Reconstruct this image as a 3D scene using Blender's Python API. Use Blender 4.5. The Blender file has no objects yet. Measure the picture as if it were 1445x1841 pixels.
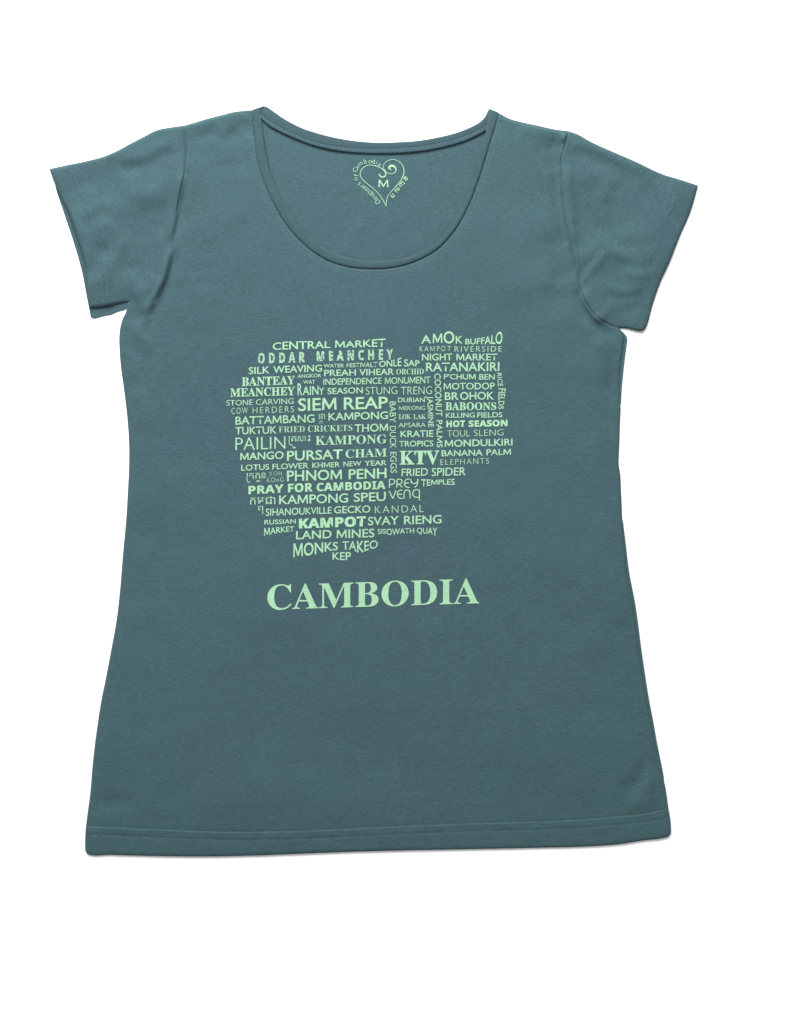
import bpy, bmesh, math, random
import numpy as np
from mathutils import Vector
from mathutils.geometry import delaunay_2d_cdt

# ------------------------------------------------------------------ camera, world, lamp, exposure
S = 0.00045                      # metres per unit of the shirt's own drawing (one unit = 0.45 mm)
CX, CY = 722.5, 920.5            # drawing origin under the camera
sc = bpy.context.scene
col = sc.collection

CAM_H = 2.4
cam = bpy.data.cameras.new('camera')
cam.sensor_fit = 'VERTICAL'; cam.sensor_height = 24.0
cam.lens = 24.0 * CAM_H / (1841 * S)
cam.clip_start = 0.05; cam.clip_end = 60
cam_o = bpy.data.objects.new('camera', cam); col.objects.link(cam_o)
cam_o.location = (0, 0, CAM_H)
sc.camera = cam_o

world = bpy.data.worlds.new('World'); sc.world = world; world.use_nodes = True
bg = world.node_tree.nodes['Background']
bg.inputs['Color'].default_value = (0.97, 0.985, 1.0, 1)
bg.inputs['Strength'].default_value = 0.52

def area(name, loc, target, sx, sy, power, colr):
    l = bpy.data.lights.new(name, 'AREA'); l.shape = 'RECTANGLE'; l.size = sx; l.size_y = sy
    l.energy = power; l.color = colr
    o = bpy.data.objects.new(name, l); col.objects.link(o); o.location = loc
    d = Vector(target) - Vector(loc)
    o.rotation_euler = d.to_track_quat('-Z', 'Y').to_euler()
    return o
area('top_area_light', (-0.30, 1.35, 0.95), (0.0, 0.10, 0), 1.1, 0.8, 61.0, (1.0, 0.99, 0.97))  # unseen area lamp beyond the top edge, set for the falloff down the shirt

sc.view_settings.view_transform = 'Standard'
sc.view_settings.look = 'None'
sc.view_settings.exposure = 0.0
sc.view_settings.gamma = 1.0
sc.view_settings.use_curve_mapping = False

# ------------------------------------------------------------------ helpers
def W(px, py, zmm=0.0):
    return ((px - CX) * S, (CY - py) * S, zmm * 0.001)

def crop(ox, oy, k, pts):
    return [(ox + x / k, oy + y / k) for x, y in pts]

def spline(pts, step=4.0, closed=False):
    """Catmull-Rom through pts, resampled evenly."""
    p = np.array(pts, float); n = len(p)
    out = []
    rng = range(n if closed else n - 1)
    for i in rng:
        if closed:
            a, b, c, d = p[(i-1) % n], p[i], p[(i+1) % n], p[(i+2) % n]
        else:
            b, c = p[i], p[i+1]
            a = p[i-1] if i > 0 else b + (b - c)
            d = p[i+2] if i + 2 < n else c + (c - b)
        m = max(3, int(np.linalg.norm(c - b) / 1.5))
        t = np.linspace(0, 1, m, endpoint=False)[:, None]
        # limited tangents keep corners from overshooting
        L = np.linalg.norm(c - b)
        def tang(u, v, w):
            l1 = np.linalg.norm(v - u) + 1e-9; l2 = np.linalg.norm(w - v) + 1e-9
            return ((v - u) / l1 + (w - v) / l2) * 0.5
        m0 = tang(a, b, c) * L; m1 = tang(b, c, d) * L
        h = (2*t**3 - 3*t**2 + 1)*b + (t**3 - 2*t**2 + t)*m0 + (-2*t**3 + 3*t**2)*c + (t**3 - t**2)*m1
        out.append(h)
    out.append(p[0:1] if closed else p[-1:])
    q = np.vstack(out)
    seg = np.linalg.norm(np.diff(q, axis=0), axis=1)
    s = np.concatenate([[0], np.cumsum(seg)])
    k = max(2, int(round(s[-1] / step)) + 1)
    u = np.linspace(0, s[-1], k)
    r = np.stack([np.interp(u, s, q[:, 0]), np.interp(u, s, q[:, 1])], 1)
    return r[:-1] if closed else r

def normals(r):
    t = np.gradient(r, axis=0)
    t /= np.linalg.norm(t, axis=1)[:, None] + 1e-9
    return np.stack([-t[:, 1], t[:, 0]], 1)          # to the right of travel when y points down

def dist_poly(P, L, signed=False):
    """Distance of every point P to the polyline L (optionally signed; > 0 on its right, y down)."""
    best = np.full(len(P), 1e9); sg = np.ones(len(P)); par = np.zeros(len(P))
    n = len(L) - 1
    for i in range(n):
        a = L[i]; d = L[i+1] - a
        l2 = d @ d + 1e-12
        t = np.clip(((P - a) @ d) / l2, 0, 1)
        v = P - (a + t[:, None] * d)
        q = np.hypot(v[:, 0], v[:, 1])
        m = q < best
        best[m] = q[m]
        par[m] = (i + t[m]) / n
        if signed:
            cr = d[0] * v[:, 1] - d[1] * v[:, 0]
            sg[m] = np.where(cr[m] >= 0, 1, -1)
    return (best * sg, par) if signed else (best, par)

def inside(P, loop):
    x, y = P[:, 0], P[:, 1]
    c = np.zeros(len(P), bool)
    a = loop; b = np.roll(loop, -1, axis=0)
    for (x0, y0), (x1, y1) in zip(a, b):
        if y0 == y1: continue
        m = ((y0 > y) != (y1 > y)) & (x < (x1 - x0) * (y - y0) / (y1 - y0) + x0)
        c ^= m
    return c

class Lattice:
    """Smooth value noise over the drawing, evaluated with numpy."""
    def __init__(self, seed, wx, wy, rot=0.0):
        r = np.random.RandomState(seed); self.g = r.rand(128, 128) * 2 - 1
        self.wx, self.wy = wx, wy; self.c, self.s = math.cos(rot), math.sin(rot)
    def __call__(self, P):
        x = (P[:, 0]*self.c + P[:, 1]*self.s)/self.wx + 37.3
        y = (-P[:, 0]*self.s + P[:, 1]*self.c)/self.wy + 41.7
        xi = np.floor(x).astype(int); yi = np.floor(y).astype(int)
        fx = x - xi; fy = y - yi
        fx = fx**3*(fx*(fx*6-15)+10); fy = fy**3*(fy*(fy*6-15)+10)
        g = self.g; q = lambda i, j: g[i % 128, j % 128]
        return (q(xi, yi)*(1-fx) + q(xi+1, yi)*fx)*(1-fy) + (q(xi, yi+1)*(1-fx) + q(xi+1, yi+1)*fx)*fy

# ------------------------------------------------------------------ materials
def jersey(name, base, slate, angle=0.0, grain=1.0, slate_amt=0.55, slate_mid=None):
    m = bpy.data.materials.new(name); m.use_nodes = True
    nt = m.node_tree; N = nt.nodes; Lk = nt.links
    bs = N['Principled BSDF']
    bs.inputs['Roughness'].default_value = 0.92
    bs.inputs['Specular IOR Level'].default_value = 0.18
    bs.inputs['Sheen Weight'].default_value = 0.04
    tc = N.new('ShaderNodeTexCoord')
    def noise(scale, detail, sx, sy, rot=angle):
        mp = N.new('ShaderNodeMapping'); mp.inputs['Scale'].default_value = (sx, sy, sx)
        rt = N.new('ShaderNodeMapping'); rt.inputs['Rotation'].default_value = (0, 0, rot)
        Lk.new(tc.outputs['Object'], rt.inputs['Vector']); Lk.new(rt.outputs[0], mp.inputs['Vector'])
        n = N.new('ShaderNodeTexNoise'); n.inputs['Scale'].default_value = scale
        n.inputs['Detail'].default_value = detail; n.inputs['Roughness'].default_value = 0.6
        Lk.new(mp.outputs[0], n.inputs['Vector'])
        return n.outputs['Fac']
    def ramp(src, a, b, lo, hi):
        r = N.new('ShaderNodeMapRange'); r.inputs['From Min'].default_value = a; r.inputs['From Max'].default_value = b
        r.inputs['To Min'].default_value = lo; r.inputs['To Max'].default_value = hi
        Lk.new(src, r.inputs['Value']); return r.outputs[0]
    def math_(op, a, b):
        q = N.new('ShaderNodeMath'); q.operation = op
        for i, v in enumerate((a, b)):
            if isinstance(v, (int, float)): q.inputs[i].default_value = v
            else: Lk.new(v, q.inputs[i])
        return q.outputs[0]
    big = noise(9, 3, 1, 1)
    mix = N.new('ShaderNodeMix'); mix.data_type = 'RGBA'
    mix.inputs['A'].default_value = (*base, 1); mix.inputs['B'].default_value = (*slate, 1)
    fac = ramp(big, 0.35, 0.65, max(0, slate_amt - 0.4), min(1, slate_amt + 0.4))
    if slate_mid:                                    # a greyer slate tone mixed into the middle of the chest
        cx, cy, rx, ry = slate_mid
        mp = N.new('ShaderNodeMapping'); mp.vector_type = 'POINT'
        mp.inputs['Scale'].default_value = (1/rx, 1/ry, 0); mp.inputs['Location'].default_value = (-cx/rx, -cy/ry, 0)
        Lk.new(tc.outputs['Object'], mp.inputs['Vector'])
        ln = N.new('ShaderNodeVectorMath'); ln.operation = 'LENGTH'; Lk.new(mp.outputs[0], ln.inputs[0])
        wob = math_('ADD', ln.outputs['Value'], math_('MULTIPLY', math_('SUBTRACT', big, 0.5), 1.2))
        fac = math_('ADD', math_('MULTIPLY', fac, 0.45), ramp(wob, 0.3, 1.6, 0.50, 0.0))
        fac = math_('MINIMUM', fac, 1.0)
    Lk.new(fac, mix.inputs['Factor'])
    streak = noise(1, 3, 220, 1400)              # slub of the knit, drawn out along the courses
    fine = noise(1, 2, 1500, 2300)               # single stitches
    mott = noise(55, 4, 1, 1.4)
    v = math_('MULTIPLY', ramp(streak, 0.3, 0.7, 1 - 0.17*grain, 1 + 0.17*grain), ramp(fine, 0.25, 0.75, 1 - 0.30*grain, 1 + 0.30*grain))
    v = math_('MULTIPLY', v, ramp(mott, 0.3, 0.7, 0.97, 1.03))
    sca = N.new('ShaderNodeVectorMath'); sca.operation = 'SCALE'
    Lk.new(mix.outputs['Result'], sca.inputs[0]); Lk.new(v, sca.inputs['Scale'])
    Lk.new(sca.outputs[0], bs.inputs['Base Color'])
    bp = N.new('ShaderNodeBump'); bp.inputs['Strength'].default_value = 0.35; bp.inputs['Distance'].default_value = 0.0004
    hs = math_('ADD', math_('MULTIPLY', streak, 0.6), fine)
    Lk.new(hs, bp.inputs['Height']); Lk.new(bp.outputs[0], bs.inputs['Normal'])
    return m

def plain(name, c, rough=0.85, var=0.06, scale=900):
    m = bpy.data.materials.new(name); m.use_nodes = True
    nt = m.node_tree; N = nt.nodes; Lk = nt.links
    bs = N['Principled BSDF']; bs.inputs['Roughness'].default_value = rough
    bs.inputs['Specular IOR Level'].default_value = 0.2
    tc = N.new('ShaderNodeTexCoord'); n = N.new('ShaderNodeTexNoise')
    n.inputs['Scale'].default_value = scale; n.inputs['Detail'].default_value = 3
    Lk.new(tc.outputs['Object'], n.inputs['Vector'])
    r = N.new('ShaderNodeMapRange'); r.inputs['From Min'].default_value = 0.3; r.inputs['From Max'].default_value = 0.7
    r.inputs['To Min'].default_value = 1 - var; r.inputs['To Max'].default_value = 1 + var
    Lk.new(n.outputs['Fac'], r.inputs['Value'])
    v = N.new('ShaderNodeVectorMath'); v.operation = 'SCALE'; v.inputs[0].default_value = c
    Lk.new(r.outputs[0], v.inputs['Scale']); Lk.new(v.outputs[0], bs.inputs['Base Color'])
    return m

TEAL = (0.0405, 0.0885, 0.0965); SLATE = (0.0425, 0.0780, 0.0975)
M_body = jersey('teal_jersey', TEAL, SLATE, 0.03, 1.0, 0.5, (-0.05, 0.02, 0.17, 0.24))
M_sleeve_l = jersey('teal_jersey_sleeve', TEAL, SLATE, 0.9, slate_amt=0.45)
M_sleeve_r = jersey('teal_jersey_other_sleeve', TEAL, SLATE, -0.9, slate_amt=0.45)
M_band = jersey('teal_rib', (0.037, 0.076, 0.084), (0.038, 0.071, 0.084), 0.4, 0.8)
M_tape = jersey('blue_tape', (0.040, 0.085, 0.110), (0.036, 0.076, 0.100), 0.2, 1.0)
M_thread = plain('teal_thread', (0.070, 0.132, 0.152), 0.7, 0.15)
M_thread_d = plain('dark_thread_and_holes', (0.024, 0.048, 0.058), 0.8, 0.15)  # dark thread colour; also paints the shade in stitch holes
M_tape_thread = plain('blue_tape_thread', (0.074, 0.138, 0.168), 0.7, 0.15)
M_ink = jersey('pale_green_ink', (0.292, 0.508, 0.330), (0.274, 0.480, 0.310), 0.03, 0.75, 0.5)
def worn_ink():
    """Ink of a distressed typeface: the fabric shows through small missing flecks."""
    m = plain('flecked_green_ink', (0.268, 0.470, 0.315), 0.75, 0.13, 1300)
    nt = m.node_tree; N = nt.nodes; Lk = nt.links; bs = N['Principled BSDF']
    tc = N.new('ShaderNodeTexCoord'); n = N.new('ShaderNodeTexNoise'); n.inputs['Scale'].default_value = 1000
    n.inputs['Detail'].default_value = 2
    Lk.new(tc.outputs['Object'], n.inputs['Vector'])
    r = N.new('ShaderNodeMapRange'); r.inputs['From Min'].default_value = 0.54; r.inputs['From Max'].default_value = 0.62
    Lk.new(n.outputs['Fac'], r.inputs['Value'])
    mx = N.new('ShaderNodeMix'); mx.data_type = 'RGBA'
    old = bs.inputs['Base Color'].links[0].from_socket
    Lk.new(old, mx.inputs['A']); mx.inputs['B'].default_value = (*SLATE, 1); Lk.new(r.outputs[0], mx.inputs['Factor'])
    Lk.new(mx.outputs['Result'], bs.inputs['Base Color'])
    return m
M_ink_worn = worn_ink()
M_table = plain('white_table', (0.93, 0.93, 0.93), 0.6, 0.004, 30)

# ------------------------------------------------------------------ object helpers
def link(name, verts, faces, mat, parent=None, smooth=True):
    me = bpy.data.meshes.new(name); me.from_pydata(verts, [], faces); me.update()
    if smooth: me.polygons.foreach_set('use_smooth', [True] * len(me.polygons))
    me.materials.append(mat)
    o = bpy.data.objects.new(name, me); col.objects.link(o)
    if parent: o.parent = parent
    return o

def sheet(loop, zfun, seeds=(), step=6.5, rings=((1.2, 4), (2.8, 4), (5, 5), (8, 6)), jitter=1.6, seed=1):
    """Triangulated cloth sheet inside loop; zfun gives the height (mm) of drawing points."""
    loop = np.array(loop, float)
    # orient so that the left-hand normal below points inwards
    A = 0.5*np.sum(loop[:, 0]*np.roll(loop[:, 1], -1) - np.roll(loop[:, 0], -1)*loop[:, 1])
    if A < 0: loop = loop[::-1]
    closed = np.vstack([loop, loop[:1]])
    rnd = np.random.RandomState(seed)
    pts = []
    nx, ny = loop.min(0); mx, my = loop.max(0)
    gx, gy = np.meshgrid(np.arange(nx, mx, step), np.arange(ny, my, step))
    g = np.stack([gx.ravel(), gy.ravel()], 1); g += (rnd.rand(*g.shape) - 0.5) * jitter
    g = g[inside(g, loop)]
    d, _ = dist_poly(g, closed); g = g[d > rings[-1][0] + 3]
    pts.append(g)
    e = np.roll(loop, -1, 0) - np.roll(loop, 1, 0); e /= np.linalg.norm(e, axis=1)[:, None] + 1e-9
    nrm = np.stack([-e[:, 1], e[:, 0]], 1)
    for r, _ in rings:
        q = loop + nrm * r
        q = q[inside(q, loop)]; dq, _ = dist_poly(q, closed); pts.append(q[dq > r * 0.9])
    for sd in seeds:
        nn = normals(sd)
        for off in (-4.5, -2.2, 0, 2.2, 4.5):
            q = sd + nn * off; q = q[inside(q, loop)]
            dq, _ = dist_poly(q, closed); pts.append(q[dq > 2.0])
    extra = np.vstack(pts)
    V = [Vector((float(a), float(b))) for a, b in np.vstack([loop, extra])]
    n = len(loop)
    ed = [(i, (i + 1) % n) for i in range(n)]
    vo, eo, fo = delaunay_2d_cdt(V, ed, [list(range(n))], 1, 1e-4)[:3]
    P = np.array([(v.x, v.y) for v in vo])
    z = zfun(P)
    verts = [W(p[0], p[1], h) for p, h in zip(P, z)]
    faces = []
    for f in fo:
        a, b, c = f[0], f[1], f[2]
        cr = (P[b]-P[a])[0]*(P[c]-P[a])[1] - (P[b]-P[a])[1]*(P[c]-P[a])[0]
        faces.append((a, c, b) if cr > 0 else (a, b, c))      # drawing y is down: flip to face up
    return verts, faces

def strip(rows, faces_closed=False):
    """Quads between equally long rows of 3-D points."""
    n = len(rows[0]); v = [p for r in rows for p in r]; f = []
    k = len(rows)
    for j in range(k if faces_closed else k - 1):
        for i in range(n - 1):
            a = j*n + i; b = ((j+1) % k)*n + i
            f.append((a, a + 1, b + 1, b))
    return v, f

def stitches(path, zfun, length=3.6, gap=1.5, width=1.0, lift=0.22, tilt=0.0, keep=None, rnd=random.Random(3)):
    """A row of thread stitches as small raised lozenges along path."""
    r = spline(path, 0.6) if len(path) < 400 else path
    seg = np.linalg.norm(np.diff(r, axis=0), axis=1); s = np.concatenate([[0], np.cumsum(seg)])
    V = []; F = []
    u = 1.0; k = 0
    at = lambda q: np.array([np.interp(q, s, r[:, 0]), np.interp(q, s, r[:, 1])])
    C = []; D = []
    while u + length < s[-1]:
        a, b = at(u), at(u + length)
        u += (length + gap) * (0.92 + 0.16*rnd.random()); k += 1
        c = (a + b)/2
        if keep and not keep(c[0], c[1], rnd): continue
        d = (b - a)/2; n = np.array([-d[1], d[0]])/(np.linalg.norm(d) + 1e-9)
        sg = 1 if k % 2 else -1
        d = d + n*tilt*sg*np.linalg.norm(d)
        C.append(c); D.append(d)
    if not C: return V, F
    C = np.array(C); D = np.array(D)
    Z = zfun(C)
    for c, d, z in zip(C, D, Z):
        n = np.array([-d[1], d[0]])/(np.linalg.norm(d) + 1e-9)*width/2
        b0 = len(V)
        ring = [(c - d, -.1), (c - d*.6 + n, .0), (c + d*.6 + n, .0), (c + d, -.1), (c + d*.6 - n, .0), (c - d*.6 - n, .0)]
        for p, h in ring: V.append(W(p[0], p[1], z + h))
        V.append(W(*(c - d*.45), z + lift)); V.append(W(*(c + d*.45), z + lift))
        t0, t1 = b0 + 6, b0 + 7
        for q in ((0, 1, 6), (1, 2, 7, 6), (2, 3, 7), (3, 4, 7), (4, 5, 6, 7), (5, 0, 6)):
            F.append(tuple(b0 + i for i in q)[::-1])
    return V, F

# ------------------------------------------------------------------ outlines of the shirt (drawing units)
C1 = lambda p: crop(60, 160, 2.89, p)
C2 = lambda p: crop(440, 160, 2.89, p)
C3 = lambda p: crop(840, 160, 3.1413, p)
C4 = lambda p: crop(130, 1250, 3.6125, p)
C5 = lambda p: crop(850, 1250, 3.6125, p)

shoulder_l = spline([(454,198),(420,201.5),(400,206.5),(371,214),(348,221),(331.6,225.7)])
sleeve_top_l = spline([(331.6,225.7),(305,229.5),(281,234.5),(258,246),(233,259),(210,271.5),(188,281),(150,291),(118,297.5),(89,304)])
hem_l_front = spline([(89,304),(101.5,338),(113,362),(126,388),(141,433),(151.7,468),(156,496),(157.5,527),(160,553)])
under_l_front = spline([(160,554),(178,552.5),(195,550),(213,546),(229.5,543)])
hem_l_back = spline([(89,304),(94.6,313),(101.5,343),(112,374.5),(126,416),(138,454),(146.5,485),(153.4,520),(158.6,547.5),(163,570)])
under_l_back = spline([(163,570),(167,572.5),(184,569),(202,565),(212,560.5),(226,556),(229.5,549)])
arm_l = spline([(331.6,225.7),(332.7,250),(335,274),(333,305),(330,326),(323.7,354),(318,385),(312.6,423),(308.4,450.6),(299,499),(281,525),(256,536),(229.5,543)])
side_l_pts = [(229.5,543),(226,562),(221,572),(216,589),(214.2,611),(215,630),(217,657),(223.5,705),(229,753),(232,801),(232,836),(230,879),(227,931),(221,996.5),(215.6,1062),(209.6,1114),(199.6,1170),(189.6,1222.6),(182.4,1258),(175.7,1300),(167.4,1366),(161.8,1430),(157.7,1460),(154.4,1486)]
side_l = spline(side_l_pts)
hemside_l = spline([(154.4,1486),(153,1513),(153.2,1528)])
bottom = spline([(153.2,1528),(157,1534.5),(199,1536.5),(274,1538.5),(365,1539.5),(448,1538),(530,1535),(620,1531.5),(730,1528.5),(850,1526.3),(961,1524),(1071,1520.7),(1116,1517),(1154.5,1511),(1190.5,1506.6),(1202,1503),(1206,1496)])
hemside_r = spline([(1206,1496),(1204.5,1472),(1201.6,1455)])
side_r_pts = [(1201.6,1455),(1196,1416),(1187.7,1369),(1180.8,1336),(1174,1297),(1165.8,1254),(1153,1169),(1141,1082),(1131,1030),(1124.5,977),(1119,930),(1116,882),(1114.6,851),(1112,836),(1112.8,803.5),(1115,743),(1118,690),(1122.6,647),(1126,621),(1127,607),(1123.5,601),(1117,594.5),(1114,590)]
side_r = spline(side_r_pts)
def inset_r(y):
    a = np.clip((y - 592)/14, 0, 1) * np.clip((735 - y)/60, 0, 1) * 6.0
    b = np.clip((y - 905)/120, 0, 1) * np.clip((1415 - y)/60, 0, 1) * 4.2
    return np.maximum(a, b)
side_r_front = side_r.copy(); side_r_front[:, 0] -= inset_r(side_r[:, 1])
arm_r = spline([(1114,590),(1096,585),(1075.6,574),(1050,542),(1040,510),(1028,456),(1016.7,402),(1010,351),(1008,313),(1009,287),(1015,262),(1022.5,236)])
under_r = spline([(1114,590),(1128,591),(1142,594.5),(1153.6,595.5),(1160,590),(1166,574)])
hem_r = spline([(1166,574),(1172.7,548),(1187,507),(1203,472),(1222,424),(1241,380),(1254.5,333.5)])
sleeve_top_r = spline([(1254.5,333.5),(1219,322),(1190,313),(1142,290.5),(1095,270),(1063,255.5),(1037,241),(1022.5,236)])
shoulder_r = spline([(1022.5,236),(999,233),(967,226),(935.5,219),(916,213.5),(897,203.5)])
hemline = spline([(154.4,1486),(200,1487.5),(260,1490.5),(318,1493),(420,1496),(530,1494.5),(640,1489.5),(750,1484.5),(850,1480.5),(988,1477),(1071,1472),(1154,1464),(1201.6,1455)])

neck_out = spline(C2([(40,110),(43,160),(50,220),(58,300),(75,400),(108,500),(150,590),(200,680),(260,757),(318,815),(375,858),(440,894),(520,920),(600,932),(700,934),(780,926),(860,905),(930,875),(1000,832),(1060,772),(1110,703),(1160,608),(1202,500),(1235,400),(1262,310),(1288,230),(1306,170),(1320,126)]))
neck_in = spline(C2([(100,90),(86,115),(89,170),(96,240),(110,330),(130,420),(160,505),(200,592),(250,670),(310,743),(380,803),(450,845),(530,876),(620,891),(700,894),(770,889),(850,873),(930,843),(1000,795),(1060,730),(1110,652),(1150,570),(1190,470),(1216,390),(1236,310),(1251,220),(1262,140),(1270,105)]))
back_top = spline(C2([(66,104),(100,90),(150,118),(200,153),(250,181),(300,205),(400,237),(500,260),(600,274),(700,280),(800,277),(900,270),(1000,253),(1100,228),(1180,196),(1222,172),(1250,142),(1270,105),(1298,120)]))
tape_top = spline(C2([(60,125),(84,132),(118,158),(160,186),(210,212),(270,240),(350,272),(450,296),(550,308),(650,311),(750,311),(850,306),(950,294),(1050,274),(1150,243),(1210,216),(1252,192),(1285,150)]))
tape_bot = spline(C2([(84,150),(118,186),(160,212),(210,236),(270,262),(350,292),(450,316),(550,330),(650,336),(750,336),(850,331),(950,319),(1050,299),(1150,268),(1210,240),(1252,214),(1285,172)]))

# ------------------------------------------------------------------ heights of the cloth (mm)
N1 = Lattice(3, 150, 120, 0.3); N2 = Lattice(7, 60, 46, -0.4); N3 = Lattice(11, 26, 20, 0.2); N4 = Lattice(19, 300, 240, 0.7)
seam_sh_r = spline([(900,208),(916,216.5),(935,222.5),(967,229),(1000,236),(1018,240)])
seam_sh_l = spline([(448,203),(420,205.5),(400,210),(371,218),(340,227)])
#        polyline, width, amplitude (mm), kind: r ridge/valley, o one side up and the other down
FOLDS = [
    (arm_l[:40], 1.9, -1.05, 'r'), (arm_r, 1.9, -1.05, 'r'),
    (seam_sh_r, 1.7, -0.8, 'r'), (seam_sh_l, 1.7, -0.6, 'r'),
    (spline([(334,300),(327,345),(318,395),(309,440)]), 8, 1.5, 'o'),
    (spline([(313,440),(306,475),(298,505),(284,535),(268,572),(260,600)]), 9, 2.0, 'o'),
    (spline([(332,310),(336,345),(334,385)]), 9, 0.7, 'r'),
    (spline([(228,556),(240,566),(262,568),(285,556)]), 9, -1.0, 'r'),
    (spline([(232,560),(250,590),(262,615)]), 12, 0.8, 'o'),
    (spline([(219,578),(228,573),(240,580)]), 4, -0.8, 'r'),
    (spline([(240,545),(262,520),(280,490)]), 14, 0.8, 'r'),
    (spline([(150,505),(175,470),(195,430)]), 13, -0.8, 'r'),
    (spline([(170,520),(200,480),(225,430)]), 12, 0.6, 'r'),
    (spline([(140,410),(165,400),(195,370)]), 12, -0.6, 'r'),
    (spline([(120,330),(160,330),(200,312),(260,285)]), 18, -0.8, 'r'),
    (spline([(415,250),(428,232),(445,215)]), 14, -1.1, 'r'),
    (spline([(380,235),(400,260),(405,300)]), 16, 0.6, 'r'),
    (spline([(1013,262),(1004,262),(985,256)]), 11, -1.4, 'r'),
    (spline([(1018,240),(1010,250),(1004,248)]), 5, 1.1, 'r'),
    (spline([(1018,262),(1045,268),(1085,284),(1130,306),(1170,322)]), 13, -1.3, 'o'),
    (spline([(1018,285),(1021,340),(1027,400),(1036,455)]), 6, 1.3, 'r'),
    (spline([(1000,290),(1000,350),(1008,410),(1022,470)]), 7, -0.9, 'r'),
    (spline([(1042,512),(1052,490),(1072,468),(1090,440)]), 7, 0.8, 'o'),
    (spline([(1036,505),(1032,470),(1026,440)]), 6, 0.8, 'o'),
    (spline([(1042,515),(1046,540),(1062,570),(1090,590)]), 9, -1.5, 'o'),
    (spline([(1045,525),(1068,552),(1092,578)]), 12, 0.8, 'r'),
    (spline([(1110,575),(1130,560),(1165,545)]), 13, -0.7, 'r'),
    (spline([(1110,592),(1085,600),(1060,592)]), 12, -0.9, 'r'),
    (spline([(1174,1350),(1160,1385),(1140,1410),(1110,1425)]), 13, -1.2, 'r'),
    (spline([(1182,1350),(1170,1365),(1166,1400),(1170,1430)]), 7, 0.8, 'r'),
    (spline([(1190,1440),(1160,1442),(1120,1455)]), 10, 0.5, 'r'),
    (spline([(640,440),(620,470),(600,500)]), 10, 0.15, 'r'),
    (spline([(236,700),(250,730),(262,780)]), 22, 0.5, 'r'),
    (spline([(1100,1000),(1112,1060),(1122,1130)]), 12, 0.5, 'r'),
    (spline([(160,1440),(200,1446),(250,1440)]), 14, -0.6, 'r'),
    (spline([(320,1506),(350,1512),(380,1522)]), 9, 0.35, 'r'), (spline([(400,1504),(430,1512),(450,1524)]), 8, -0.3, 'r'),
    (spline([(880,1494),(910,1500),(940,1514)]), 9, -0.35, 'r'), (spline([(1040,1486),(1080,1490),(1110,1502)]), 10, 0.35, 'r'),
    (spline([(1150,1476),(1175,1480),(1195,1492)]), 9, -0.4, 'r'),
    (spline([(375,236),(405,240),(435,230),(452,215)]), 14, -0.8, 'o'),
    (spline([(205,300),(250,292),(300,270),(322,262)]), 15, -0.9, 'o'),
    (spline([(225,345),(262,352),(300,345)]), 16, 0.7, 'r'), (spline([(185,395),(212,420),(225,455)]), 9, 0.6, 'r'),
    (spline([(165,440),(188,455),(196,490)]), 8, -0.6, 'r'), (spline([(235,470),(255,500),(262,520)]), 12, -0.7, 'r'),
    (spline([(255,520),(245,560),(246,600),(258,650)]), 14, -0.8, 'o'), (spline([(225,620),(236,650),(232,690)]), 9, 0.5, 'r'),
    (spline([(1060,300),(1085,330),(1090,370)]), 14, 0.8, 'r'), (spline([(1100,330),(1140,345),(1180,345)]), 14, -0.7, 'r'),
    (spline([(1080,400),(1100,440),(1140,460)]), 12, 0.7, 'o'), (spline([(1150,370),(1175,400),(1170,440)]), 14, 0.6, 'r'),
    (spline([(1120,480),(1150,490),(1185,480)]), 10, 0.6, 'o'), (spline([(1085,520),(1115,530),(1160,525)]), 10, -0.6, 'o'),
    (spline([(1010,520),(1000,470),(985,420)]), 16, -0.7, 'r'), (spline([(960,260),(985,275),(1000,310)]), 14, -0.7, 'r'),
    (spline([(930,240),(960,238),(990,245)]), 9, 0.5, 'r'), (spline([(350,260),(380,250),(410,225)]), 12, 0.5, 'o'),
    (spline([(1060,560),(1075,620),(1085,700)]), 20, 0.7, 'r'), (spline([(1105,625),(1100,680),(1102,740)]), 8, -0.5, 'r'),
    (spline([(480,330),(520,380),(560,420)]), 30, 0.0, 'r'),
]
def hf(P):
    """Height of the upper layer, away from its folded edges."""
    z = np.full(len(P), 3.3)
    up = np.clip((600 - P[:, 1])/90, 0, 1)*np.clip((np.abs(P[:, 0] - 672) - 190)/120, 0, 1)     # shoulders and sleeves lie less smoothly
    sd = np.clip((np.abs(P[:, 0] - 672) - 300)/100, 0, 1)*np.clip((P[:, 1] - 560)/60, 0, 1)
    z += 1.1*N4(P) + (0.95 + 0.5*up)*N1(P) + (0.26 + 0.95*up + 0.30*sd)*N2(P) + (0.04 + 0.28*up + 0.05*sd)*N3(P) + 1.1*up
    for L, w, a, kind in FOLDS:
        if a == 0: continue
        m = (P[:, 0] > L[:, 0].min() - 3*w) & (P[:, 0] < L[:, 0].max() + 3*w) & (P[:, 1] > L[:, 1].min() - 3*w) & (P[:, 1] < L[:, 1].max() + 3*w)
        if not m.any(): continue
        d, t = dist_poly(P[m], L, True)
        a = a*(1.9 if w > 3 else 1.0)
        fade = np.clip(np.minimum(t, 1 - t)/0.22, 0.0, 1) if w > 3 else np.ones(len(t))
        fade = fade*fade*(3 - 2*fade)
        q = d/w
        z[m] += a*fade*(np.exp(-q*q) if kind == 'r' else 1.65*q*np.exp(-q*q))
    z = 1.5 + np.log1p(np.exp((z - 1.5)*2.5))/2.5          # the lower layer carries it
    return z

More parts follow.
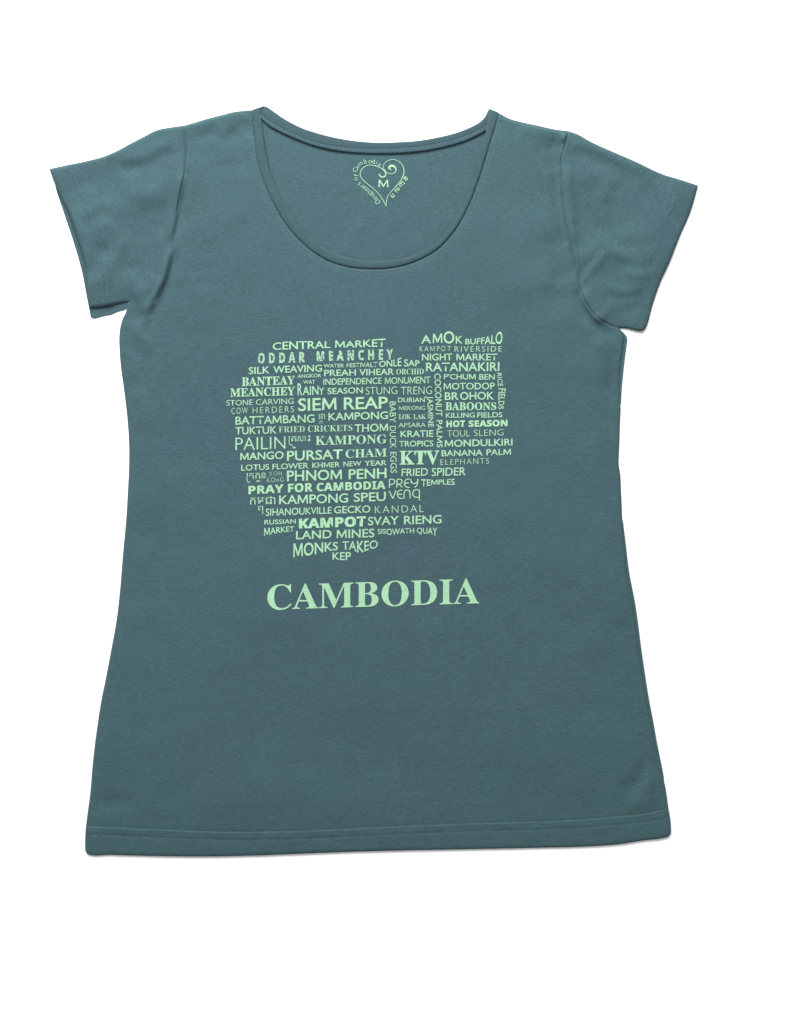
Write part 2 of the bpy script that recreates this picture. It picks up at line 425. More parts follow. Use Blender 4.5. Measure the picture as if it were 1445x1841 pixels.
EDGE = np.vstack([shoulder_l, sleeve_top_l, hem_l_front, under_l_front])
EDGES = [EDGE, np.vstack([side_l, hemside_l, bottom, hemside_r, side_r_front]), np.vstack([under_r, hem_r, sleeve_top_r, shoulder_r])]
HEMS = [hem_l_front, hem_r]
def front_z(P, r=6.5):
    z = hf(P)
    d = np.full(len(P), 1e9)
    for L in EDGES: d = np.minimum(d, dist_poly(P, L)[0])
    q = np.clip(1 - d/r, 0, 1)
    z0 = 0.65
    ed = np.minimum(dist_poly(P, side_r_front)[0], dist_poly(P, hem_r)[0]); z = 1.6 + (z - 1.6)*np.clip(0.3 + ed/55, 0, 1)
    ed = np.minimum(dist_poly(P, side_l)[0], dist_poly(P, sleeve_top_r)[0]); z = 1.6 + (z - 1.6)*np.clip(0.45 + ed/50, 0, 1)
    low = dist_poly(P, bottom)[0]; z = 1.55 + (z - 1.55)*np.clip(0.12 + low/110, 0, 1)   # flat towards the hem
    z = z0 + (z - z0)*np.sqrt(np.clip(1 - q*q, 0, 1))
    # hems: the doubled cloth beyond the stitching is thicker, the stitching itself pulls in
    dh = np.minimum(dist_poly(P, hem_l_front)[0], dist_poly(P, hem_r)[0])
    z += np.where(P[:, 1] < 600, 0.35*np.clip((44 - dh)/3, 0, 1), 0)
    db = dist_poly(P, bottom)[0]
    sgn, _ = dist_poly(P, hemline, True)
    z += np.where(P[:, 1] > 1440, 0.22*np.clip((sgn + 1.5)/3, 0, 1) + 0.30*N3(P*1.5)*np.exp(-np.abs(sgn - 8)/13), 0)
    row2 = np.abs(sgn - 13)
    z -= np.where(P[:, 1] > 1440, 0.34*np.exp(-(row2/1.6)**2) + 0.22*np.exp(-((sgn + 1.5)/1.5)**2), 0)
    # the neck band pulls the cloth in along its seam
    dn, tn = dist_poly(P, neck_out)
    z -= 0.75*np.exp(-(dn/2.4)**2)
    for L, k in ((neck_out, 5.0), (neck_out, 9.5)):
        z -= 0.18*np.exp(-((dn - k)/1.6)**2)
    z += 0.12*N3(P*1.7)*np.exp(-dn/16)
    return z

B1 = Lattice(23, 130, 90, 0.5); B2 = Lattice(29, 48, 30, -0.2)
def back_z(P):
    z = 0.85 + 0.26*B1(P) + 0.20*B2(P) + 0.10*B2(P*2.3)
    L = spline([(678,365),(655,400),(625,440),(600,480)])
    d, t = dist_poly(P, L); z += 0.35*np.exp(-(d/7)**2)
    dt, _ = dist_poly(P, tape_bot); z -= 0.35*np.exp(-(dt/5)**2)
    return np.clip(z, 0.35, None)
def back_sleeve_z(P):
    return 0.45 + 0.2*np.abs(B2(P))

# ------------------------------------------------------------------ the table
tv = []; tf = []
R_ = [-3.0, 3.0]
tab = link('tabletop', [(-3,-3,0),(3,-3,0),(3,3,0),(-3,3,0)], [(0,1,2,3)], M_table, None, False)
tab['kind'] = 'structure'

# ------------------------------------------------------------------ the shirt
shirt = bpy.data.objects.new('t_shirt', None); col.objects.link(shirt)
shirt.empty_display_size = 0.05
shirt['label'] = 'teal scoop-neck t-shirt with pale green word map and CAMBODIA print, lying flat on white table'
shirt['category'] = 't-shirt'

def join(*ps):
    out = [ps[0]]
    for p in ps[1:]:
        out.append(p[1:] if np.linalg.norm(out[-1][-1] - p[0]) < 0.8 else p)
    q = np.vstack(out)
    return q[:-1] if np.linalg.norm(q[0] - q[-1]) < 0.8 else q

# back layer
def shift(L, dx, dy): return L + np.array([dx, dy])
bl_side = np.vstack([shift(side_l, 2.0, 0)]); bl_bot = shift(bottom, 0, -2.0)
back_loop = join(shift(shoulder_l, 0, 4), arm_l[2:-1], bl_side, np.clip(bl_bot, [156, 0], [1203, 3000]),
                 np.where((inset_r(side_r[:, 1]) > 1)[:, None], side_r, side_r - [1.8, 0])[1:-2], arm_r[1:-2], shift(shoulder_r, 0, 4), tape_bot[::-1][2:-2])
v, f = sheet(back_loop, back_z, step=9, rings=((2.5, 4), (6, 5)), seed=5)
back = link('back_panel', v, f, M_body, shirt)

for side in (0, 1):
    if side == 0:
        loop_f = join(sleeve_top_l, hem_l_front, under_l_front, arm_l[::-1])
        loop_b = join(shift(sleeve_top_l[1:-2], 1, 2.5), hem_l_back, under_l_back, shift(arm_l[::-1][2:-2], 1.5, 0))
        mat = M_sleeve_l; hem = hem_l_front; arm = arm_l
    else:
        loop_f = join(under_r, hem_r, sleeve_top_r, arm_r[::-1])
        loop_b = join(shift(under_r, 0, -2)[1:-1], shift(hem_r, -2.2, 0)[1:-1], shift(sleeve_top_r, 0, 2.5)[1:-1], arm_r[::-1][2:-2])
        mat = M_sleeve_r; hem = hem_r; arm = arm_r
    v1, f1 = sheet(loop_f, front_z, seeds=[arm], seed=11 + side)
    v2, f2 = sheet(loop_b, back_sleeve_z, step=9, rings=((2.5, 4), (5, 5)), seed=21 + side)
    n = len(v1)
    sl = link('sleeve', v1 + v2, f1 + [tuple(i + n for i in q) for q in f2], mat, shirt)
    nn = normals(hem)
    mid = np.array([220., 420.]) if side == 0 else np.array([1120., 420.])
    sg = 1 if ((mid - hem[len(hem)//2]) @ nn[len(hem)//2]) > 0 else -1
    V = []; F = []
    for off in (31, 42):
        L = hem + nn*off*sg
        L = L[inside(L, loop_f)]
        vv, ff = stitches(L, front_z, 3.2, 1.8, 1.0, 0.10)
        b = len(V); V += vv; F += [tuple(i + b for i in q) for q in ff]
    link('hem_stitching', V, F, M_thread_d, sl)

# front body above the hem
front_loop = join(shoulder_l, arm_l, side_l, hemline, side_r_front, arm_r, shoulder_r, neck_out[::-1])
v, f = sheet(front_loop, front_z, seeds=[arm_l, arm_r, seam_sh_l, seam_sh_r] + [neck_out + normals(neck_out)*k for k in (7, -7)], seed=31)
front = link('front_panel', v, f, M_body, shirt)

# bottom hem
hem_loop = join(hemline[::-1], hemside_l, bottom, hemside_r)
v, f = sheet(hem_loop, front_z, seeds=[hemline + normals(hemline)*13], step=5, seed=41)
hem_o = link('bottom_hem', v, f, M_body, shirt)
for k, off in enumerate((0.5, 13)):
    vv, ff = stitches(hemline + normals(hemline)*off, front_z, 3.8, 1.8, 1.1, 0.16)
    link('hem_stitching', vv, ff, M_thread if k == 0 else M_thread_d, hem_o)

# front neck band: flattened tube between its seam and the opening
def tube_strip(A, B, zmid, thick, n=300, m=9, noise=0.0):
    """Closed flat tube whose width runs from polyline A to polyline B."""
    ua = np.linspace(0, 1, n)
    ra = np.stack([np.interp(ua, np.linspace(0, 1, len(A)), A[:, i]) for i in (0, 1)], 1)
    rb = np.stack([np.interp(ua, np.linspace(0, 1, len(B)), B[:, i]) for i in (0, 1)], 1)
    rows = []
    mid = (ra + rb)/2; zm = zmid(mid)
    for j in range(2*m):
        th = 2*math.pi*j/(2*m)
        c = 0.5 - 0.5*math.cos(th)*1.0
        h = math.sin(th)
        h = math.copysign(abs(h)**0.6, h)
        p = ra + (rb - ra)*c
        w = noise*np.sin(ua*700 + j) if noise else 0
        rows.append([W(q[0], q[1], z + thick*h) for q, z in zip(p, zm + w)])
    return strip(rows, True)

def resample(L, n):
    s = np.concatenate([[0], np.cumsum(np.linalg.norm(np.diff(L, axis=0), axis=1))]); u = np.linspace(0, s[-1], n)
    return np.stack([np.interp(u, s, L[:, 0]), np.interp(u, s, L[:, 1])], 1)
def band_z(P):
    # follows the front cloth, sinking to the back layer where it turns over the shoulders
    top = np.clip((P[:, 1] - 196)/26, 0, 1)
    return 1.9 + (hf(P) - 0.3 - 1.9)*np.sqrt(top)
v, f = tube_strip(resample(neck_out, 400), resample(neck_in, 400), band_z, 1.0, n=360)
band = link('neckband', v, f, M_band, shirt)
V = []; F = []
NO = neck_out; nO = normals(neck_out)
sgn = 1 if (np.array([660., 520.]) - NO[len(NO)//2]) @ nO[len(NO)//2] > 0 else -1
for off, tl in ((4.5, 0.25), (9.5, 0.25)):
    L = (NO + nO*off*sgn)[3:-3]
    vv, ff = stitches(L, front_z, 2.8, 1.5, 1.3, 0.2, tl, keep=lambda x, y, r: r.random() < 0.93)
    b = len(V); V += vv; F += [tuple(i + b for i in q) for q in ff]
link('stitching', V, F, M_thread, band)
L = (NO + nO*2.2*sgn)[3:-3]
vv, ff = stitches(L, front_z, 2.0, 2.4, 1.4, 0.16)
link('stitching', vv, ff, M_thread_d, band)  # dark dots paint the shade in the stitch holes along the seam

# back neck band and the woven tape over its seam
v, f = tube_strip(resample(back_top, 200), resample(tape_top + [0, 3], 200), lambda P: np.full(len(P), 1.35), 0.7, n=200)
bband = link('back_neckband', v, f, M_band, shirt)
v, f = tube_strip(resample(tape_top, 200), resample(tape_bot, 200), lambda P: np.full(len(P), 1.95), 0.7, n=240)
tape = link('neck_tape', v, f, M_tape, shirt)
TZ = lambda P: np.full(len(P), 2.74)
V = []; F = []
for t_, tl, th in ((0.30, 0.9, 1), (0.52, 0.9, -1), (0.74, 0.9, 1)):
    L = resample(tape_top, 300)*(1 - t_) + resample(tape_bot, 300)*t_
    vv, ff = stitches(L, TZ, 3.0, 0.6, 1.1, 0.25, 0.85*th)
    b = len(V); V += vv; F += [tuple(i + b for i in q) for q in ff]
link('tape_stitching', V, F, M_tape_thread, tape)
V = []; F = []
for t_ in (0.12, 0.42, 0.64, 0.9):
    L = resample(tape_top, 300)*(1 - t_) + resample(tape_bot, 300)*t_
    vv, ff = stitches(L, TZ, 2.0, 2.6, 1.5, 0.28, 0.0)
    b = len(V); V += vv; F += [tuple(i + b for i in q) for q in ff]
link('tape_stitching', V, F, M_thread_d, tape)
L = resample(tape_top, 300) + [0, -1.5]
vv, ff = stitches(L, lambda P: np.full(len(P), 2.07), 3.0, 1.5, 1.0, 0.15)
link('stitching', vv, ff, M_thread_d, bband)

# ------------------------------------------------------------------ printing
def bold_serif(t): return ''.join(chr(0x1D400 + ord(c) - 65) if 'A' <= c <= 'Z' else c for c in t)
def bold_sans(t): return ''.join(chr(0x1D5D4 + ord(c) - 65) if 'A' <= c <= 'Z' else c for c in t)
STY = {  # offset, letter spacing, alphabet, shear
    'r': (0.003, 1.0, None, 0), 'm': (0.014, 1.0, None, 0), 'b': (0.016, 1.0, None, 0), 'l': (-0.007, 1.0, None, 0),
    't': (-0.012, 1.0, None, 0), 'ts': (-0.010, 1.25, None, 0), 'tm': (-0.006, 1.3, None, 0),
    'k': (0.008, 1.02, bold_sans, 0), 'kk': (0.030, 1.04, bold_sans, 0), 'kp': (0.020, 1.04, bold_sans, 0),
    's': (0.001, 1.0, bold_serif, 0), 'ss': (0.012, 1.02, bold_serif, 0), 'sl': (-0.003, 1.05, bold_serif, 0), 'S0': (0.0, 1.0, bold_serif, 0),
    'kh': (0.0, 1.0, None, 0), 'o': (0.030, 1.75, bold_sans, 0), 'i': (0.009, 0.98, None, 0.04),
}
_cache = {}
def curve_mesh(t, off, sp, al, sh):
    c = bpy.data.curves.new('lettering', 'FONT'); c.body = al(t) if al else t
    c.size = 1; c.offset = off; c.space_character = sp; c.shear = sh; c.resolution_u = 4
    o = bpy.data.objects.new('lettering', c); col.objects.link(o)
    me = bpy.data.meshes.new_from_object(o)
    V = np.array([v.co[:2] for v in me.vertices]); F = [tuple(p.vertices) for p in me.polygons]
    bpy.data.objects.remove(o); bpy.data.curves.remove(c); bpy.data.meshes.remove(me)
    return V, F
def letter_m(h, off, sh):
    """Capital M with pointed middle: one outline."""
    t = 0.118*h + 2*off; w = 1.10*h; d = t*1.12; vb = 0.06*h; k = 1.75*t; e = 0.035*w
    m = (h - vb - k)/(w/2 - e - d)
    cx = t + 0.8*e; cy = vb + (w/2 - 0.32*t - cx)*m
    L = [(0, 0), (t, 0), (cx, cy), (w/2 - 0.32*t, vb)]
    Rr = [(w - x, y) for x, y in L[::-1]]
    T = [(w - e, h), (w - e - d, h), (w/2, vb + k), (e + d, h), (e, h)]
    V = np.array(L + Rr + T); V[:, 0] += V[:, 1]*sh + 0.07*h
    return V, [tuple(range(len(V)))], w + 0.14*h
def text_mesh(t, sty):
    key = (t, sty)
    if key in _cache: return _cache[key]
    off, sp, al, sh = STY[sty]
    if al is None and 'M' in t:
        Vs = []; F = []; x = 0.0; n = 0
        H = np.ptp(curve_mesh('H', 0, 1, None, 0)[0][:, 1])
        HH = np.ptp(curve_mesh('HH', 0, 1, None, 0)[0][:, 0])
        for ch in t:
            if ch == 'M': v, f, adv = letter_m(H, off, sh)
            else:
                v, f = curve_mesh(ch, off, 1, None, sh)
                adv = np.ptp(curve_mesh('H' + ch + 'H', 0, 1, None, 0)[0][:, 0]) - HH
            Vs.append(v + [x, 0]); F += [tuple(i + n for i in q) for q in f]; n += len(v); x += adv*sp
        _cache[key] = (np.vstack(Vs), F)
    else:
        _cache[key] = curve_mesh(t, off, sp, al, sh)
    return _cache[key]
_ref = {}
def cap_range(sty):
    """Baseline and cap height of a style, measured on a flat letter."""
    if sty not in _ref:
        V, F = text_mesh('H', sty); _ref[sty] = (V[:, 1].min(), V[:, 1].max())
    return _ref[sty]

CR = {'A': (400, 580, 4.8167), 'B': (640, 580, 4.8167), 'C': (400, 780, 4.8167), 'D': (640, 780, 4.8167), 'E': (460, 1010, 3.4405), 'F': (600, 270, 9.031)}
INKZ = 0.32
def ink_mesh(words, zfun, lift=INKZ):
    """words: list of flat (P, F) in drawing units -> one mesh lying on the cloth."""
    verts = []; faces = []
    for k, (Pw, Fw) in enumerate(words):
        bm = bmesh.new()
        vs = [bm.verts.new((p[0], p[1], 0)) for p in Pw]
        for q in Fw:
            try: bm.faces.new([vs[i] for i in q])
            except ValueError: pass
        bmesh.ops.triangulate(bm, faces=bm.faces[:])
        for _ in range(3):
            e = [x for x in bm.edges if x.calc_length() > 9]
            if not e: break
            bmesh.ops.subdivide_edges(bm, edges=e, cuts=1)
            bmesh.ops.triangulate(bm, faces=bm.faces[:])
        P = np.array([(v.co.x, v.co.y) for v in bm.verts]); bm.verts.index_update()
        Z = zfun(P) + lift + 0.012*k
        n = len(verts)
        verts += [W(p[0], p[1], z) for p, z in zip(P, Z)]
        for q in bm.faces:
            i = [v.index for v in q.verts]
            a, b, c = P[i[0]], P[i[1]], P[i[2]]
            cr = (b-a)[0]*(c-a)[1] - (b-a)[1]*(c-a)[0]
            faces.append(tuple(j + n for j in (i[::-1] if cr > 0 else i)))
        bm.free()
    return verts, faces

def word(cr, t, sty, x0, x1, top, bot):
    """Set a word between x0 and x1; top and bottom are envelopes sampled evenly along it."""
    ox, oy, k = CR[cr]
    V, F = text_mesh(t, sty); lo, hi = cap_range(sty)
    u = (V[:, 0] - V[:, 0].min())/(np.ptp(V[:, 0])); w = (V[:, 1] - lo)/(hi - lo)
    T = np.interp(u, np.linspace(0, 1, len(top)), top); B = np.interp(u, np.linspace(0, 1, len(bot)), bot)
    x = x0 + u*(x1 - x0); y = B + (T - B)*w
    return np.stack([ox + x/k, oy + y/k], 1), F

def vword(cr, t, sty, y0, y1, left, right):
    """A word running down the cloth, its letters' feet to the left."""
    ox, oy, k = CR[cr]
    V, F = text_mesh(t, sty); lo, hi = cap_range(sty)
    u = (V[:, 0] - V[:, 0].min())/(np.ptp(V[:, 0])); w = (V[:, 1] - lo)/(hi - lo)
    Lx = np.interp(u, [0, 1], left); Rx = np.interp(u, [0, 1], right)
    x = Lx + (Rx - Lx)*w; y = y0 + u*(y1 - y0)
    return np.stack([ox + x/k, oy + y/k], 1), F

def glyph(cr, t, sty, x0, x1, y0, y1):
    """A glyph fitted into a box."""
    ox, oy, k = CR[cr]
    V, F = text_mesh(t, sty)
    u = (V[:, 0] - V[:, 0].min())/(np.ptp(V[:, 0]) + 1e-9); w = (V[:, 1] - V[:, 1].min())/(np.ptp(V[:, 1]) + 1e-9)
    return np.stack([ox + (x0 + u*(x1 - x0))/k, oy + (y1 + (y0 - y1)*w)/k], 1), F

def brush(cr, pts, widths, step=2.0):
    """A pen stroke of varying width."""
    ox, oy, k = CR[cr]
    r = spline(pts, step); n = normals(r)
    w = np.interp(np.linspace(0, 1, len(r)), np.linspace(0, 1, len(widths)), widths)[:, None]/2
    a = r + n*w; b = r - n*w
    P = np.vstack([a, b]); m = len(r)
    F = [(i, i + 1, m + i + 1, m + i) for i in range(m - 1)]
    return np.stack([ox + P[:, 0]/k, oy + P[:, 1]/k], 1), F

def print_on(parent, name, words, zfun, mat=M_ink, label=None):
    v, f = ink_mesh(words, zfun)
    o = link(name, v, f, mat, parent)
    if label: o['label'] = label
    return o

# (phrase, [(crop, word, style, x0, x1, top envelope, bottom envelope), ...])
PH = [
 ('CENTRAL MARKET', [('A','CENTRAL','m',435,935,[180,166,164,162,166],[240,236,232,228,222]), ('A','MARKET','m',975,1412,[155,166,156,148,141],[221,219,216,214,212])]),
 ('ODDAR MEANCHEY', [('A','ODDAR','o',308,716,[267,255],[358,347]), ('A','MEANCHEY','o',815,1477,[250,231],[338,322])]),
 ('SILK WEAVING', [('A','SILK','m',228,410,[389,380],[450,443]), ('A','WEAVING','m',440,862,[379,367],[440,426])]),
 ('WATER FESTIVAL', [('A','WATER','m',875,1052,[361,358],[392,390]), ('A','FESTIVALT','m',1075,1341,[358,352,350,343],[389,388])]),
 ('ONLE SAP', [('B','ONLE','m',200,392,[337,331,325,305],[388,380]), ('B','SAP','m',415,550,[319,331],[384,380])]),
 ('PREAH VIHEAR', [('A','PREAH','m',880,1155,[412,407],[467,462]), ('B','VIHEAR','m',28,328,[406,399],[461,455])]),
 ('ORCHID', [('B','ORCHID','s',348,587,[404,401],[452,449])]),
 ('BANTEAY', [('A','BANTEAY','ss',168,628,[477,463],[552,536])]),
 ('ANGKOR WAT', [('A','ANGKOR','m',650,855,[451,444],[482,475]), ('A','WAT','m',700,803,[503,499],[533,531])]),
 ('INDEPENDENCE MONUMENT', [('A','INDEPENDENCE','i',873,1378,[488,478],[543,533]), ('B','MONUMENT','i',248,645,[477,468],[535,527])]),
 ('MEANCHEY', [('A','MEANCHEY','ss',68,628,[572,557],[645,630])]),
 ('RAINY SEASON', [('A','R','b',650,690,[528,528],[632,632]), ('A','AIN','m',694,832,[556,548],[630,628]), ('A','Y','m',834,882,[566,564],[628,626]), ('A','SEASON','m',910,1215,[570,560],[623,613])]),
 ('STUNG TRENG', [('A','STUNG','l',1240,1513,[562,555],[626,620]), ('B','TRENG','l',387,657,[559,553],[624,620])]),
 ('STONE CARVING', [('A','STONE','r',35,263,[673,668],[721,716]), ('A','CARVING','r',290,617,[667,656],[714,705])]),
 ('COW HERDERS', [('A','COW','tm',78,220,[739,735],[794,787]), ('A','HERDERS','tm',262,620,[734,725],[788,778])]),
 ('SIEM REAP', [('A','SIEM','b',655,988,[659,650],[769,757]), ('A','REAP','b',1050,1431,[649,642],[756,745])]),
 ('BATTAMBANG', [('A','BATTAMBANG','m',112,798,[816,796],[886,866])]),
 ('KAMPONG beside BATTAMBANG', [('A','KAMPONG','m',917,1433,[784,771],[850,836])]),
 ('TUKTUK', [('A','TUKTUK','m',112,470,[906,897],[970,962])]),
 ('FRIED CRICKETS', [('A','FRIED','sl',487,713,[901,897],[952,948]), ('A','CRICKETS','sl',740,1125,[894,886],[948,938])]),
 ('THOM', [('A','THOM','m',1143,1433,[882,874],[950,942])]),
 ('PAILIN', [('A','PAILIN','l',112,545,[998,987],[1106,1092])]),
 ('KAMPONG in serif capitals', [('A','KAMPONG','s',805,1421,[985,971],[1062,1046])]),
 ('MANGO', [('C','MANGO','b',153,530,[166,150],[230,217])]),
 ('PURSAT', [('C','PURSAT','b',558,1040,[149,135],[235,217])]),
 ('CHAM', [('C','CHAM','s',1065,1422,[139,127],[210,197])]),
 ('LOTUS FLOWER', [('C','LOTUS','m',163,405,[268,262],[321,311]), ('C','FLOWER','m',432,745,[260,250],[310,299])]),
 ('KHMER NEW YEAR', [('C','KHMER','m',777,1015,[250,244],[297,288]), ('C','NEW','m',1047,1202,[241,235],[285,278]), ('C','YEAR','m',1230,1420,[234,229],[280,273])]),
 ('KOH KONG', [('C','KOH','ts',410,512,[326,325],[362,360]), ('C','KOnG','ts',385,530,[379,376],[421,416])]),
 ('PHNOM PENH', [('C','PHNOM','b',558,1035,[319,308],[412,396]), ('C','PENH','b',1092,1420,[308,296],[395,384])]),
 ('PRAY FOR CAMBODIA', [('C','PRAY','kp',225,530,[452,437],[524,509]), ('C','FOR','kp',567,782,[433,425],[508,500]), ('C','CAMBODIA','kp',815,1411,[426,408],[499,478])]),
 ('TEMPLES', [('D','TEMPLES','m',563,853,[393,396,397,394,389],[459,449,440,440,445])]),
 ('KAMPONG SPEU', [('C','KAMPONG','m',490,1088,[535,515],[611,595]), ('C','SPEU','m',1135,1414,[514,502],[590,581])]),
 ('SIHANOUKVILLE', [('C','SIHANOUKVILLE','i',375,945,[648,632],[712,690])]),
 ('GECKO', [('C','GECKO','m',965,1280,[629,619],[690,682])]),
 ('KANDAL', [('D','KANDAL','ts',163,585,[626,615],[688,677])]),
 ('RUSSIAN MARKET', [('C','RUSSIAN','m',363,635,[745,737],[787,775]), ('C','MARKET','m',360,623,[813,812,807,802,800],[888,870,858,850,845])]),
 ('KAMPOT', [('C','KAMPOT','kk',662,1240,[736,712],[820,801])]),
 ('SVAY RIENG', [('D','SVAY','m',103,370,[720,711],[793,786]), ('D','RIENG','m',415,740,[711,702],[785,775])]),
 ('LAND MINES', [('C','LAND','m',637,945,[842,831],[914,904]), ('C','MINES','m',988,1315,[830,821],[906,895])]),
 ('SISOWATH QUAY', [('D','SISOWATH','m',187,503,[824,822,820,817,815],[867,866,884,866,864,860]), ('D','QUAY','m',525,703,[813,812],[860,863,870,888])]),
 ('MONKS', [('C','MONKS','m',613,1000,[946,943,941,939,936],[1072,1060,1043,1018,1005])]),
 ('TAKEO', [('C','TAKEO','m',1038,1345,[931,929,926,922],[1003,1004,1036,1003,986])]),
 ('KEP', [('C','KEP','m',953,1112,[1027,1022],[1090,1096])]),
 ('AMOK', [('B','A','m',563,650,[113,112],[184,183]), ('B','M','m',663,747,[97,96],[183,182]), ('B','O','m',757,850,[79,79],[183,183]), ('B','K','m',862,922,[119,118],[185,184])]),
 ('BUFFALO', [('B','BUFFALO','m',945,1265,[144,140,137,122,105,68],[191,191,190,188,188])]),
 ('KAMPOT RIVERSIDE', [('B','KAMPOT','tm',550,820,[207,205],[252,249]), ('B','RIVERSIDE','tm',852,1260,[207,207],[255,253])]),
 ('NIGHT MARKET', [('B','NIGHT','m',570,833,[274,270],[331,330]), ('B','MARKET','m',867,1223,[271,272],[331,330])]),
 ('RATANAKIRI', [('B','RATANAKIRI','m',605,1240,[350,344],[425,422])]),
 ("P'CHUM BEN", [('B',"P'CHUM",'m',760,1035,[449,446],[492,495]), ('B','BEN','m',1065,1200,[447,449],[497,496])]),
 ('MOTODOP', [('B','MOTODOP','m',757,1200,[525,522],[582,579])]),
 ('BROHOK', [('B','BR','b',767,888,[605,604],[672,671]), ('B','OHOK','m',899,1193,[603,601],[671,668])]),
 ('BABOONS', [('B','BABOONS','ss',773,1213,[691,693],[761,757])]),
 ('KILLING FIELDS', [('B','KILLING','m',777,1027,[783,780],[827,823]), ('B','FIELDS','m',1048,1265,[780,777],[826,820])]),
 ('HOT SEASON', [('B','HOT','kk',780,943,[850,847],[908,904]), ('B','SEASON','kk',973,1310,[849,842],[905,898])]),
 ('TOUL SLENG', [('B','TOUL','t',790,983,[934,930],[991,985]), ('B','SLENG','t',1020,1275,[930,925],[984,977])]),
 ('MONDULKIRI', [('B','MONDULKIRI','b',767,1353,[1018,1005],[1078,1065])]),
 ('BANANA PALM', [('D','BANANA','m',740,1095,[143,136],[196,189]), ('D','PALM','m',1128,1340,[135,130],[188,182])]),
 ('KTV', [('D','KTV','ss',377,720,[148,145],[268,263])]),
 ('ELEPHANTS', [('D','ELEPHANTS','ts',730,1150,[223,210],[270,258])]),
 ('FRIED SPIDER', [('D','FRIED','i',393,622,[303,296],[368,362]), ('D','SPIDER','i',653,948,[297,290],[367,360])]),
 ('DURIAN', [('B','DURIAN','m',363,595,[651,650],[692,690])]),
 ('MEKONG', [('B','MEKONG','r',372,597,[725,722],[759,757])]),
 ('LOK LAK', [('B','LOK','s',370,473,[796,795],[837,836]), ('B','LAK','s',497,603,[795,796],[836,836])]),
 ('APSARA', [('B','APSARA','r',367,603,[870,867],[908,905])]),
 ('KRATIE', [('B','KRATIE','m',385,670,[938,932],[993,992])]),
 ('TROPICS', [('B','TROPICS','m',372,668,[1027,1020],[1075,1073])]),
]
for t, ws in PH:
    m = M_ink_worn if t == 'ODDAR MEANCHEY' else M_ink
    print_on(front, 'printed_phrase', [word(*w) for w in ws], front_z, m, 'printed words ' + t)
VP = [
 ('BABY DUCK EGGS', [('B','BABY','r',685,867,(290,291),(343,345)), ('B','DUCK','r',897,1090,(291,294),(344,348)), ('D','EGGS','r',157,340,(296,299),(349,352))]),
 ('JASMINE', [('B','JASMINE','m',637,907,(613,625),(663,672))]),
 ('COCONUT PALMS', [('B','COCONUT','m',443,813,(676,692),(731,746)), ('B','PALMS','m',845,1083,(695,699),(746,749))]),
 ('RICE FIELDS', [('B','RICE','m',438,555,(1219,1226),(1257,1271)), ('B','FIELDS','m',572,752,(1229,1233),(1296,1274))]),
]
for t, ws in VP:
    print_on(front, 'printed_phrase', [vword(*w) for w in ws], front_z, M_ink, 'printed words ' + t + ' running down the map')

# two words in a thin round hand
PW = [9.5, 9.5]
PREY = [[(288,468),(290,430),(289,396)], [(289,398),(312,393),(331,402),(333,420),(320,436),(292,441)],
        [(353,466),(354,430),(353,396)], [(353,398),(375,393),(395,401),(397,418),(384,432),(358,438)], [(374,437),(388,452),(402,464)],
        [(463,392),(437,395),(422,412),(419,430),(425,450),(440,463),(463,466)], [(421,428),(440,427),(456,427)],
        [(474,392),(477,415),(492,430),(512,430),(528,418)], [(534,391),(532,425),(524,450),(506,463)]]
VENG = [[(287,493),(303,530),(318,561)], [(318,561),(333,525),(346,489)], [(402,487),(377,490),(361,506),(358,526),(365,547),(380,558),(404,561)],
        [(360,525),(380,524),(399,523)], [(416,561),(416,515),(424,495),(441,486),(458,493),(466,512),(467,559)],
        [(547,486),(515,485),(497,496),(490,517),(497,538),(515,549),(546,549)], [(548,487),(548,530),(547,577)]]
for t, ws in (('PREY', PREY), ('VENG', VENG)):
    print_on(front, 'printed_phrase', [brush('D', w, PW) for w in ws], front_z, M_ink, 'printed words ' + t + ' in thin round letters')

# Khmer words of the map
KH = [
 ('flower', [glyph('A','\u1795\u17b6','kh',832,888,787,836), glyph('A','\u1780','kh',840,866,850,876)]),
 ('family', [brush('A', [(571,994),(581,986),(577,1020),(579,1050),(592,1063),(606,1056)], [7,7]), glyph('A','\u1782','kh',597,640,985,1030),
             brush('A', [(608,1073),(613,1088),(621,1076),(627,1089),(635,1074)], [6,6]), glyph('A','\u179f\u17b6','kh',650,720,982,1029), glyph('A','\u179a','kh',736,762,978,1029)]),
 ('vegetable', [brush('C', [(208,350),(218,343),(213,380),(214,408),(226,421),(241,413)], [7,7]), glyph('C','\u178f','kh',232,271,342,391),
             glyph('C','\u1780','kh',286,326,339,390), brush('C', [(296,402),(302,416),(310,404),(316,417),(324,402)], [6,6]), glyph('C','\u1793','kh',338,373,336,386)]),
 ('country', [glyph('C','\u1780','kh',240,287,553,613), glyph('C','\u1798','kh',303,355,549,611), glyph('C','\u1787\u17b6','kh',371,458,541,609),
             glyph('C','\u1796','kh',308,352,625,662), brush('C', [(342,668),(350,676),(348,697)], [7,6])]),
]
for t, ws in KH:
    print_on(front, 'printed_phrase', ws, front_z, M_ink, 'printed Khmer word for ' + t)

# the title under the map
print_on(front, 'printed_title', [word('E','CAMBODIA','S0',72,1380,[144,103],[296,256])], front_z, M_ink, 'large serif title CAMBODIA')

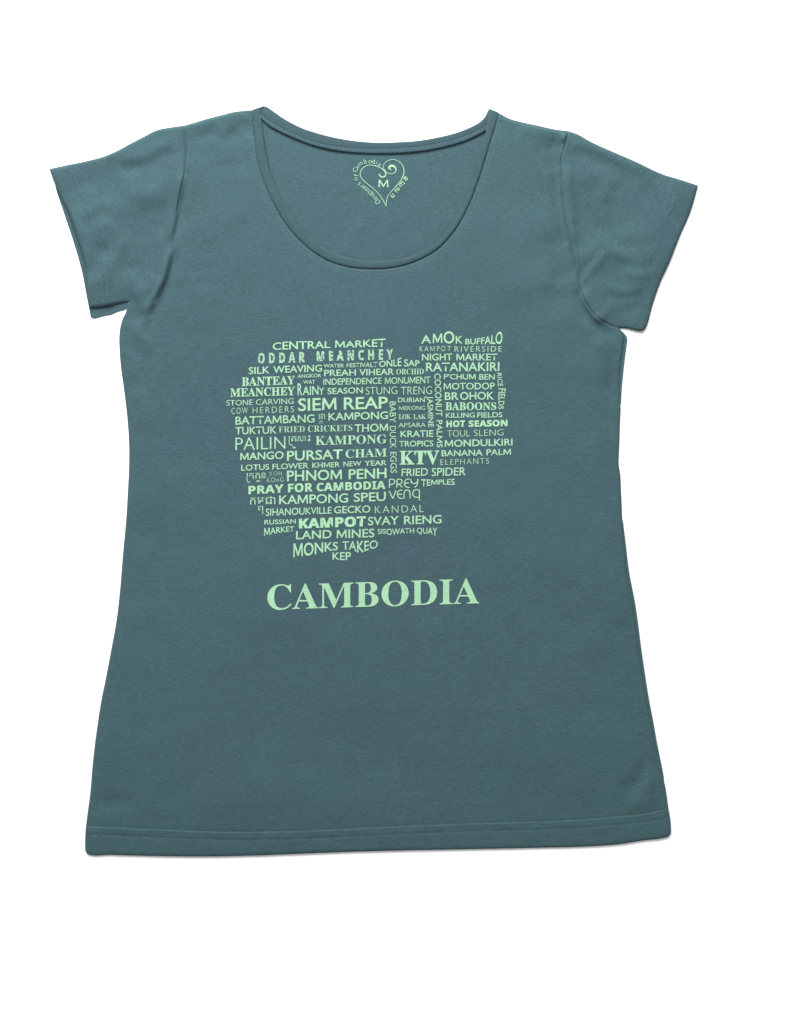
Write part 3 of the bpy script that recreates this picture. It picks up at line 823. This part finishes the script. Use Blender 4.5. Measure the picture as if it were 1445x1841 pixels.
# size print inside the back of the neck
heart = [brush('F', [(742,384),(742,408),(760,430),(795,440),(830,426),(845,392),(826,346),(782,305),(702,266),(622,246),(545,250),(482,283),(441,330),(427,382),(441,440),(482,496),(552,556),(642,627),(722,706),(790,800),(828,865),(852,912)],
               [17,22,20,17,14,12,11,11,11,11,10,10,10,11,11,10,10,10,10,11,13,7], 6),
         brush('F', [(938,332),(915,312),(898,288),(915,262),(945,256),(982,270),(1006,306),(1003,348),(968,380),(912,386),(855,360),(814,308),(806,255),(834,205),(890,170),(962,156),(1040,178),(1102,228),(1134,300),(1138,370),(1114,442),(1060,532),(980,622),(905,706),(868,766),(854,830),(849,905)],
               [4,34,40,22,12,10,9,9,9,9,9,9,9,9,10,11,12,12,12,12,12,11,10,10,11,10,6], 6)]
print_on(back, 'heart_emblem', heart, lambda P: back_z(P), M_ink)
print_on(back, 'size_letter', [word('F','M','r',724,886,[484,484],[608,608])], back_z, M_ink)
def arc_letter(t, x, y, ang, h, sty='l'):
    """One letter centred at (x, y), turned so that it reads along ang (radians, clockwise)."""
    ox, oy, k = CR['F']
    V, F = text_mesh(t, sty); lo, hi = cap_range(sty)
    s = h/(hi - lo)
    cx = (V[:, 0].min() + V[:, 0].max())/2; cy = (V[:, 1].min() + V[:, 1].max())/2
    q = (V - [cx, cy])*s
    dx, dy = math.cos(ang), math.sin(ang)
    X = x + q[:, 0]*dx + q[:, 1]*dy; Y = y + q[:, 0]*dy - q[:, 1]*dx
    return np.stack([ox + X/k, oy + Y/k], 1), F
arc = [('D',708,838),('a',676,784),('u',640,748),('g',612,705),('h',562,672),('t',528,638),('e',490,610),('r',455,580),('s',412,548),
       ('o',363,470),('f',362,412),('C',345,325),('a',383,284),('m',432,228),('b',510,186),('o',588,192),('d',644,188),('i',697,204),('a',740,242)]
G = []
for i, (t, x, y) in enumerate(arc):
    a = arc[max(0, i-1)]; b = arc[min(len(arc)-1, i+1)]
    ang = math.atan2(b[2] - a[2], b[1] - a[1])
    if t == 's': ang = math.atan2(-0.6, -0.7)
    if t == 'C': ang = math.atan2(-0.75, 0.5)
    if t == 'f': ang = math.atan2(-1, 0.1)
    G.append(arc_letter(t, x, y, ang, 74))
print_on(back, 'arc_lettering', G, back_z, M_ink)
G = []
for t, x, y in (('\u1793', 1165, 465), ('\u1799', 1105, 555), ('\u179f', 1030, 647), ('\u1796', 955, 740)):
    G.append(arc_letter(t, x, y, math.atan2(0.78, -0.62), 80, 'b'))
print_on(back, 'small_lettering', G, back_z, M_ink)
